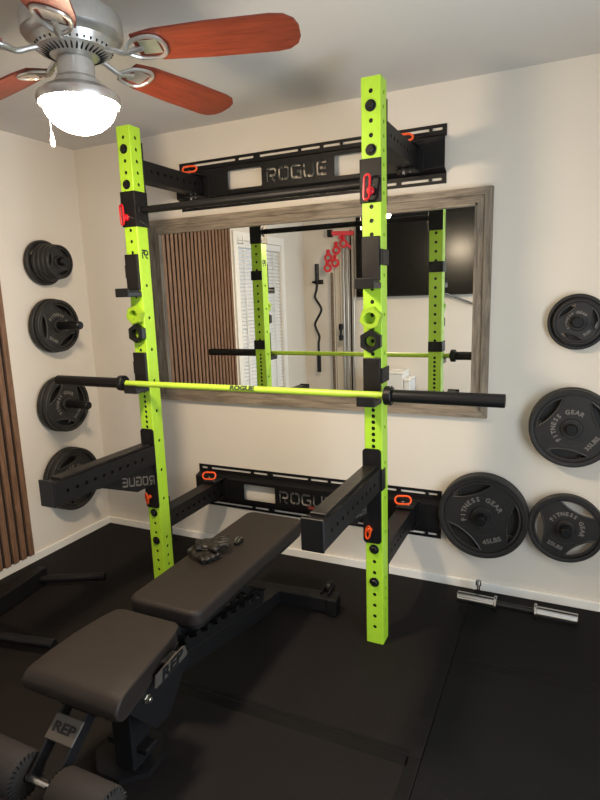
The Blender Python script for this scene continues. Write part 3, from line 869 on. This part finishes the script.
# leg roller assembly
P0 = Vector((1.585-bx, -1.765-by, .350)); P1 = Vector((1.592-bx, -1.915-by, .235))
bm = new()
for s in (-1, 1): beam(bm, P0+Vector((s*.045, 0, 0)), P1+Vector((s*.045, 0, 0)), .007, .04, .001)
beam(bm, P0+Vector((-.075, .01, .012)), P0+Vector((.075, .01, .012)), .03, .03, .004)
rp = obj('roller_post', bm, 'black', bn)
dd = (P1-P0).normalized(); nrm = Vector((0, dd.z, -dd.y)); nrm = -nrm if nrm.y > 0 else nrm
mplate = basis(P0+dd*.060+nrm*.022, (1, 0, 0), -dd)
bm = new(); box(bm, (-.052, -.034, -.003), (.052, .034, .003), .002, 1, mplate); pl_ = obj('name_plate', bm, 'greyplate', rp)
bm = new(); text_bm(bm, 'REP', .036, mplate @ Matrix.Translation((0, 0, .003)), depth=.0008, bold=.0012, sx=1.4); obj('name_lettering', bm, 'cavity', pl_)
bm = new(); cyl(bm, P0+Vector((-.10, .01, .0)), P0+Vector((.10, .01, 0)), .006, 12, .001); cyl(bm, P0+Vector((.09, .01, 0)), P0+Vector((.12, .01, 0)), .010, 12, .002); obj('adjuster_pin', bm, 'chrome', bn, smooth=True)
bm = new(); cyl(bm, P1+Vector((-.24, 0, 0)), P1+Vector((.24, 0, 0)), .0115, 18, .001); obj('roller_axle', bm, 'chrome', bn, smooth=True)
for a, b_ in ((-.235, -.062), (.058, .235)):
    bm = new(); c0 = P1+Vector((a, 0, 0)); L = b_-a
    lathe(bm, [(.013, 0), (.05, 0), (.060, .004), (.064, .012), (.064, L-.012), (.060, L-.004), (.05, L), (.013, L)], 40, frame_to(c0, (1, 0, 0)), cap=False)
    fr = obj('foam_roller', bm, 'foam', bn, smooth=True)
    for xx in (a-.001, b_-.001):
        bm = new()
        for k in range(28):
            an = 2*PI*k/28
            c1 = P1+Vector((xx, .048*math.cos(an), .048*math.sin(an)))
            c2 = P1+Vector((xx, .061*math.cos(an), .061*math.sin(an)))
            tube(bm, [c1, c2], .0022, 6)
        obj('end_ribs', bm, 'cavity', fr)

# gloves on the bench: palm with four short finger tubes, thumb and wrist strap
def remesh(o, size, smooth=6):
    r = o.modifiers.new('r', 'REMESH'); r.mode = 'VOXEL'; r.voxel_size = size; r.use_smooth_shade = True
    s = o.modifiers.new('s', 'SMOOTH'); s.iterations = smooth; s.factor = .5
def ell(bm, c, r, m=Matrix.Identity(4)):
    rr = bmesh.ops.create_uvsphere(bm, u_segments=16, v_segments=10, radius=1)
    xf(rr['verts'], m @ Matrix.Translation(c) @ Matrix.Diagonal((*r, 1)))
def glove(loc, rotz, label, flip=1, zoff=0, tilt=0):
    t = thing('workout_glove', label, 'glove', loc, (tilt, 0, rotz), group='workout gloves on the bench')
    bm = new(); ell(bm, (0, 0, .013), (.050, .046, .013)); ell(bm, (-.025, 0, .016), (.03, .042, .013)); ell(bm, (.02, .01, .022), (.026, .026, .008))
    for k in range(4):
        y = (-.033+.022*k)*flip; L = (.020, .028, .026, .016)[k]
        tube(bm, smooth_path([(.03, y, .014), (.055, y*1.06, .019), (.060+L*.6, y*1.1, .013)], 3), .0115, 10)
    tube(bm, smooth_path([(-.01, .04*flip, .014), (.008, .062*flip, .02), (.022, .072*flip, .014)], 3), .0115, 10)
    o = obj('glove_body', bm, 'glove', t, smooth=True); remesh(o, .0028, 3)
    bm = new()
    pts = []
    for k in range(20):
        a = 2*PI*k/20; pts.append((-.055+.003*math.sin(3*a), .036*math.cos(a), .014+.0115*math.sin(a)))
    for dx in (-.006, 0, .006): tube(bm, [(p[0]+dx, p[1], p[2]) for p in pts], .0045, 8, closed=True)
    obj('wrist_strap', bm, 'glove', t, smooth=True)
    bm = new(); tube(bm, smooth_path([(-.045, -.040, .012), (-.01, -.049, .013), (.03, -.046, .013), (.05, -.03, .022)]), .0022, 6)
    for k in range(4):
        y = (-.033+.022*k)*flip; L = (.020, .028, .026, .016)[k]
        tube(bm, [(.058+L*.6, y*1.1+.009*math.cos(2*PI*j/12), .0145+.009*math.sin(2*PI*j/12)) for j in range(12)], .0016, 6, closed=True)
    obj('piping', bm, 'glove', t, smooth=True)
    return t
glove((1.485, -.985, .4520), math.radians(-25), 'lower black workout glove lying flat on the back pad', 1)
glove((1.497, -.935, .476), math.radians(35), 'upper black workout glove folded on top of the other', -1, tilt=.05)
# clear-black clip beside them
t = thing('spring_clip', 'small dark spring clip lying on the pad beside the gloves', 'clip', (1.560, -.820, .4522), (0, 0, math.radians(97)))
bm = new(); slab(bm, rrect(-.028, -.013, .028, .013, .006), [], 0, .012); obj('clip_body', bm, 'satin', t)
bm = new()
for s in (-1, 1): tube(bm, smooth_path([(-.024, s*.007, .014), (-.005, s*.008, .022), (.015, s*.007, .020), (.024, s*.005, .014)]), .0024, 8)
obj('clip_wire', bm, 'chrome', t, smooth=True)

# ------------------------------------------------------------------ dip attachment on the floor, left
dp = thing('dip_bar_attachment', 'black dip bar attachment with two tube handles lying on the mat at the left', 'dip bars', (.35, -1.0, 0))
dx, dy = .35, -1.0
bm = new(); beam(bm, (.283-dx, -.80-dy, .052), (.375-dx, -1.36-dy, .052), .05, .09, .004); box(bm, (.20-dx, -1.10-dy, .002), (.31-dx, -1.02-dy, .095), .004); obj('cross_tube', bm, 'black', dp)
for a, b_ in (((.31, -.842, .045), (.612, -.690, .045)), ((.36, -1.335, .045), (.848, -1.245, .045))):
    a = Vector(a)-Vector((dx, dy, 0)); b_ = Vector(b_)-Vector((dx, dy, 0))
    bm = new(); cyl(bm, a, b_, .0205, 24, .001); hd = obj('handle', bm, 'black', dp, smooth=True)
    d_ = (b_-a).normalized(); bm = new(); cyl(bm, b_-d_*.004, b_+d_*.006, .0225, 24, .002); obj('end_cap', bm, 'cavity', hd, smooth=True)

# ------------------------------------------------------------------ loadable dumbbell handle
dl = thing('dumbbell_handle', 'chrome loadable dumbbell handle with black grip on the floor by the back wall', 'dumbbell handle', (2.665, -.16, .038))
A = Vector((2.398, -.186, .038))-dl.location; B_ = Vector((2.926, -.196, .038))-dl.location; ax = (B_-A).normalized(); Ld = (B_-A).length
bm = new(); cyl(bm, A+ax*.17, A+ax*(Ld-.17), .0150, 20); obj('grip', bm, 'satin', dl, smooth=True)
for s0, s1, c0, c1 in ((0, .175, .170, .182), (Ld, Ld-.175, Ld-.170, Ld-.182)):
    bm = new(); cyl(bm, A+ax*s0, A+ax*s1, .0270, 28, .002); sl_ = obj('sleeve', bm, 'chrome', dl, smooth=True)
    bm = new(); cyl(bm, A+ax*c0, A+ax*c1, .0375, 28, .003); obj('collar', bm, 'chrome', sl_, smooth=True)
# small chrome pin standing against it
t = thing('chrome_hitch_pin', 'small chrome pin standing upright behind the left end of the dumbbell handle', 'pin', (2.486, -.120, 0))
bm = new(); cyl(bm, (0, 0, 0), (0, 0, .085), .008, 14, .001); cyl(bm, (0, 0, .078), (0, 0, .106), .0135, 16, .003); cyl(bm, (0, 0, .0), (0, 0, .012), .014, 16, .002); obj('pin_body', bm, 'chrome', t, smooth=True)
bm = new(); tube(bm, [(0, .0+.012*math.cos(2*PI*k/14), .06+.012*math.sin(2*PI*k/14)) for k in range(14)], .002, 6, closed=True); obj('pin_ring', bm, 'chrome', t, smooth=True)

# ------------------------------------------------------------------ ceiling fan
FX, FY, FZ = 1.499, -1.450, 2.228
fan = thing('ceiling_fan', 'brushed nickel ceiling fan with cherry blades and a lit glass bowl', 'ceiling fan', (FX, FY, HC-.015))
dz = -HC
def fl(prof): return [(r, z-HC) for r, z in prof]
bm = new(); lathe(bm, fl([(0, HC+.0145), (.065, HC+.0145), (.067, HC-.02), (.05, HC-.05), (.02, HC-.062), (0, HC-.062)]), 40, cap=False); obj('canopy', bm, 'steel', fan, smooth=True)
bm = new(); cyl(bm, (0, 0, -.05), (0, 0, 2.325-HC), .0115, 18); obj('downrod', bm, 'steel', fan, smooth=True)
bm = new(); lathe(bm, fl([(0, 2.342), (.03, 2.342), (.045, 2.336), (.120, 2.330), (.132, 2.322), (.138, 2.310), (.138, 2.268), (.132, 2.260), (.114, 2.252), (.100, 2.228), (.060, 2.214), (.030, 2.212), (0, 2.212)]), 64, cap=False)
mh = obj('motor_housing', bm, 'steel', fan, smooth=True)
bm = new()
for k in range(36):
    a = 2*PI*k/36; c, s = math.cos(a), math.sin(a)
    tube(bm, [(.106*c, .106*s, 2.2355-HC), (.068*c, .068*s, 2.2155-HC)], .0028, 6)
obj('vent_slots', bm, 'cavity', mh)
bm = new(); lathe(bm, fl([(0, 2.214), (.040, 2.214), (.050, 2.204), (.052, 2.160), (.063, 2.150), (.065, 2.136), (0, 2.136)]), 48, cap=False); obj('switch_housing', bm, 'steel', fan, smooth=True)
bm = new(); lathe(bm, fl([(.0, 2.138), (.055, 2.137), (.092, 2.128), (.114, 2.112), (.117, 2.098), (.113, 2.088), (.105, 2.088), (.105, 2.100), (0, 2.112)]), 64, cap=False); obj('light_fitter', bm, 'steel', fan, smooth=True)
bm = new(); pr = [(.103, 2.094)]
for k in range(1, 11):
    a = PI/2*k/10; pr.append((.103*math.cos(a), 2.094-.084*math.sin(a)))
lathe(bm, fl(pr), 64, cap=False); obj('glass_bowl', bm, 'lamp', fan, smooth=True)
for cxo, cyo, L, p in ((-.058, .0, .125, 1), (-.03, -.045, .06, 0)):
    bm = new(); a = Vector((cxo*1.0, cyo, 2.165-HC)); o_ = Vector((cxo, cyo, 0)).normalized()*.122; o_.z = 2.11-HC
    tube(bm, smooth_path([a, a+Vector((o_.x*.2, o_.y*.2, -.01)), o_, o_+Vector((0, 0, -L*.62))] if p else [a, a+Vector((0, -.006, -.02)), a+Vector((0, -.01, -.03))]), .0012, 6)
    ch = obj('pull_chain', bm, 'steel', fan, smooth=True)
    if p:
        bm = new(); q = o_+Vector((0, 0, -L*.62)); lathe(bm, [(0, 0), (.003, -.002), (.0065, -.022), (.007, -.034), (.004, -.042), (0, -.044)], 16, Matrix.Translation(q), cap=False); obj('chain_fob', bm, 'white', ch, smooth=True)
for deg in (17, 81, 168, 231, 303):
    bm = new()
    # blade outline along +x, from .20 to .62
    pts = [(.185, -.048), (.25, -.062), (.40, -.070), (.58, -.072), (.615, -.066), (.640, -.046), (.650, -.02), (.650, .02), (.640, .046), (.615, .066), (.58, .072), (.40, .070), (.25, .062), (.185, .048)]
    slab(bm, pts, [], -.003, .003)
    m = Matrix.Rotation(math.radians(deg), 4, 'Z') @ Matrix.Translation((0, 0, FZ-HC)) @ Matrix.Rotation(math.radians(-13), 4, 'X')
    bl_ = obj('blade', bm, 'blade', fan); bl_.matrix_local = m
    bm = new()
    # blade iron: cranked arm and oval ring
    tube(bm, smooth_path([(.085, 0, .006), (.12, 0, -.006), (.15, 0, -.016), (.18, 0, -.010), (.205, 0, -.006)]), .008, 10)
    for s in (-1, 1):
        tube(bm, smooth_path([(.155, s*.004, -.014), (.185, s*.035, -.009), (.235, s*.045, -.006), (.262, s*.03, -.006), (.27, 0, -.006)]), .006, 8)
    box(bm, (.20, -.028, -.006), (.255, .028, -.0032), .001, 1)
    obj('blade_iron', bm, 'steel', bl_, smooth=True)

# ------------------------------------------------------------------ far side of the room (seen in the mirror)
def onwall(x, z): return Vector((x, BY, z))
# television
tv = thing('wall_television', 'large black television on the far wall, seen in the mirror', 'television', (1.40, BY, 1.46), (0, 0, 0))
bm = new(); box(bm, (-.72, .06, 0), (.72, .10, .86), .006); obj('bezel', bm, 'cavity', tv)
bm = new(); box(bm, (-.71, .1002, .014), (.71, .1015, .85)); obj('screen', bm, 'screen', tv)
bm = new(); box(bm, (-.2, 0.002, .25), (.2, .06, .6), .004); obj('wall_bracket', bm, 'black', tv)
# silver arm below tv
t = thing('silver_arm', 'short silver metal arm sticking out under the television, seen in the mirror', 'arm', (1.80, BY, 1.39))
bm = new(); tube(bm, [(.14, .03, -.03), (-.14, .12, .085)], .011, 12); cyl(bm, (.14, .002, -.03), (.14, .045, -.03), .02, 16); obj('arm_tube', bm, 'chrome', t, smooth=True)
# curl bar on the wall
cb = thing('curl_bar', 'black bent curl bar hanging vertically on the far wall, seen in the mirror', 'curl bar', (.19, BY, .60))
pts = [(0, .06, .20), (0, .06, .34), (.012, .06, .42), (-.030, .06, .52), (-.034, .06, .58), (.035, .06, .70), (.037, .06, .76), (-.030, .06, .87), (-.01, .06, .96), (0, .06, 1.04)]
bm = new(); tube(bm, smooth_path(pts, 6), .014, 14); obj('shaft', bm, 'satin', cb, smooth=True)
for z0, z1 in ((0, .20), (1.04, 1.25)):
    bm = new(); cyl(bm, (0, .06, z0), (0, .06, z1), .0245, 22, .002); obj('sleeve', bm, 'satin', cb, smooth=True)
t = thing('bar_hanger', 'small black wall bracket gripping the curl bar, seen in the mirror', 'bracket', (.19, BY, 1.645))
bm = new(); box(bm, (-.055, .002, -.025), (.055, .010, .025), .002, 1)
for s in (-1, 1): box(bm, (s*.042-.008, .01, -.012), (s*.042+.008, .10, .012), .002, 1)
obj('bracket_body', bm, 'black', t)
# cable pulley tower
pt = thing('cable_pulley_tower', 'cable tower with red pulleys and silver rails on the mirrored far wall', 'pulley tower', (.52, BY, 0))
for xx, w_ in ((-.01, .022), (.035, .030), (.105, .030)):
    bm = new(); box(bm, (xx-w_/2, .03, .0), (xx+w_/2, .06, 2.16), .003, 1); obj('guide_rail', bm, 'alu', pt)
bm = new(); box(bm, (.062, .01, .0), (.082, .03, 2.2), .002, 1); obj('back_plate', bm, 'black', pt)
bm = new(); beam(bm, (.12, .05, 2.16), (-.10, .19, 2.16), .05, .045, .004); beam(bm, (.09, .05, 2.0), (-.02, .14, 2.13), .012, .035, .002); obj('top_arm', bm, 'red', pt)
bm = new(); box(bm, (-.13, .17, 2.12), (-.08, .22, 2.20), .003); obj('arm_end_cap', bm, 'cavity', pt)
for (xx, yy, zz) in ((-.13, .20, 1.90), (-.05, .16, 1.98), (.02, .12, 2.05), (-.05, .2, 1.84), (-.14, .2, 1.79)):
    bm = new(); cyl(bm, (xx, yy-.012, zz), (xx+.006, yy+.012, zz), .047, 24, .004); pw = obj('pulley', bm, 'red', pt, smooth=True)
    bm = new(); cyl(bm, (xx, yy-.016, zz), (xx+.006, yy+.018, zz), .022, 18, .002); obj('pulley_hub', bm, 'chrome', pw, smooth=True)
    bm = new(); box(bm, (xx-.02, yy-.012, zz-.01), (xx+.02, yy+.012, zz+.09), .004, 1); obj('pulley_block', bm, 'red', pw)
bm = new(); tube(bm, [(-.055, .2, 1.80), (-.057, .18, .4)], .0025, 6); tube(bm, [(-.02, .15, 1.95), (-.02, .13, 1.15)], .0025, 6); obj('cable', bm, 'cavity', pt)
tag(obj('battle_strap', (lambda b_: (tube(b_, smooth_path([(.415, BY+.16, 1.74), (.412, BY+.155, 1.2), (.417, BY+.15, .5), (.41, BY+.15, .012+.005)]), .017, 10), b_)[1])(new()), 'rope', smooth=True), 'brown speckled rope hanging beside the silver rails, seen in the mirror', 'rope')
t = thing('rope_handle', 'black double ended pull handle hanging from the cable, seen in the mirror', 'handle', (.50, BY+.13, 1.13))
bm = new(); cyl(bm, (0, 0, -.09), (0, 0, .0), .014, 14, .003); cyl(bm, (0, 0, -.15), (0, 0, -.09), .026, 16, .008); cyl(bm, (0, 0, -.03), (0, 0, .04), .026, 16, .008); obj('grip', bm, 'cavity', t, smooth=True)
# white boxes and dark stand under the television
for x0, x1, zz, lb in ((1.035, 1.262, .66, 'taller white plastic box against the far wall, seen in the mirror'), (1.268, 1.335, .585, 'narrow white plastic box beside the taller one, seen in the mirror')):
    t = thing('white_storage_box', lb, 'box', ((x0+x1)/2, BY+.16, 0))
    w_ = (x1-x0)/2
    bm = new(); box(bm, (-w_, -.13, .001), (w_, .13, zz-.03), .008, 3); obj('box_body', bm, 'white', t)
    bm = new(); box(bm, (-w_-.0, -.135, zz-.029), (w_+.0, .135, zz), .006, 3); box(bm, (-w_*.4, -.02, zz), (w_*.4, .02, zz+.012), .004); obj('lid', bm, 'trim', t)
t = thing('black_side_stand', 'low black stand with a dark box on top, seen in the mirror', 'stand', (1.68, BY+.17, 0))
bm = new(); box(bm, (-.20, -.13, .38), (.22, .13, .405), .003)
for sx in (-.18, .2):
    for sy in (-.11, .11): box(bm, (sx-.015, sy-.015, .001), (sx+.015, sy+.015, .38))
obj('stand_frame', bm, 'black', t)
bm = new(); box(bm, (-.15, -.07, .406), (-.02, .07, .455), .006); obj('box', bm, 'cavity', t)

# ------------------------------------------------------------------ lights
# added area lamp gives the cool fill, set in the made-up opening at right
ld = bpy.data.lights.new('daylight_fill', 'AREA'); ld.shape = 'RECTANGLE'; ld.size = 1.5; ld.size_y = 2.0; ld.energy = 72; ld.color = (.80, .91, 1)
lo = bpy.data.objects.new('fill_in_added_opening', ld); COL.objects.link(lo); lo.location = (RX+.10, (DY0+DY1)/2, 1.12); lo.rotation_euler = (0, PI/2, 0)
w = bpy.data.worlds.new('world'); sc.world = w; w.use_nodes = True
w.node_tree.nodes['Background'].inputs['Color'].default_value = (.62, .78, 1, 1); w.node_tree.nodes['Background'].inputs['Strength'].default_value = 1.2

# ------------------------------------------------------------------ camera
cx, cy, cz, yaw, pitch, roll, f = 2.80691, -2.79281, 1.51375, 0.43986, 0.18513, -0.03226, 564.35407
cy_, sy_, cp_, sp_ = math.cos(yaw), math.sin(yaw), math.cos(pitch), math.sin(pitch)
fw = Vector((-sy_*cp_, cy_*cp_, -sp_)); r0 = Vector((cy_, sy_, 0)); u0 = r0.cross(fw)
rt = math.cos(roll)*r0+math.sin(roll)*u0; up_ = -math.sin(roll)*r0+math.cos(roll)*u0
cam = bpy.data.cameras.new('camera'); co = bpy.data.objects.new('camera', cam); COL.objects.link(co)
mc = Matrix((rt, up_, -fw)).transposed().to_4x4(); mc.translation = Vector((cx, cy, cz)); co.matrix_world = mc
cam.sensor_fit = 'VERTICAL'; cam.sensor_height = 36; cam.sensor_width = 27; cam.lens = f/800*36; cam.clip_start = .02
sc.camera = co
sc.view_settings.view_transform = 'Standard'; sc.view_settings.look = 'None'; sc.view_settings.gamma = 1; sc.view_settings.use_curve_mapping = False
sc.view_settings.exposure = 0.0
sc.cycles.use_denoising = True
sc.cycles.max_bounces = 10
sc.cycles.sample_clamp_indirect = 6
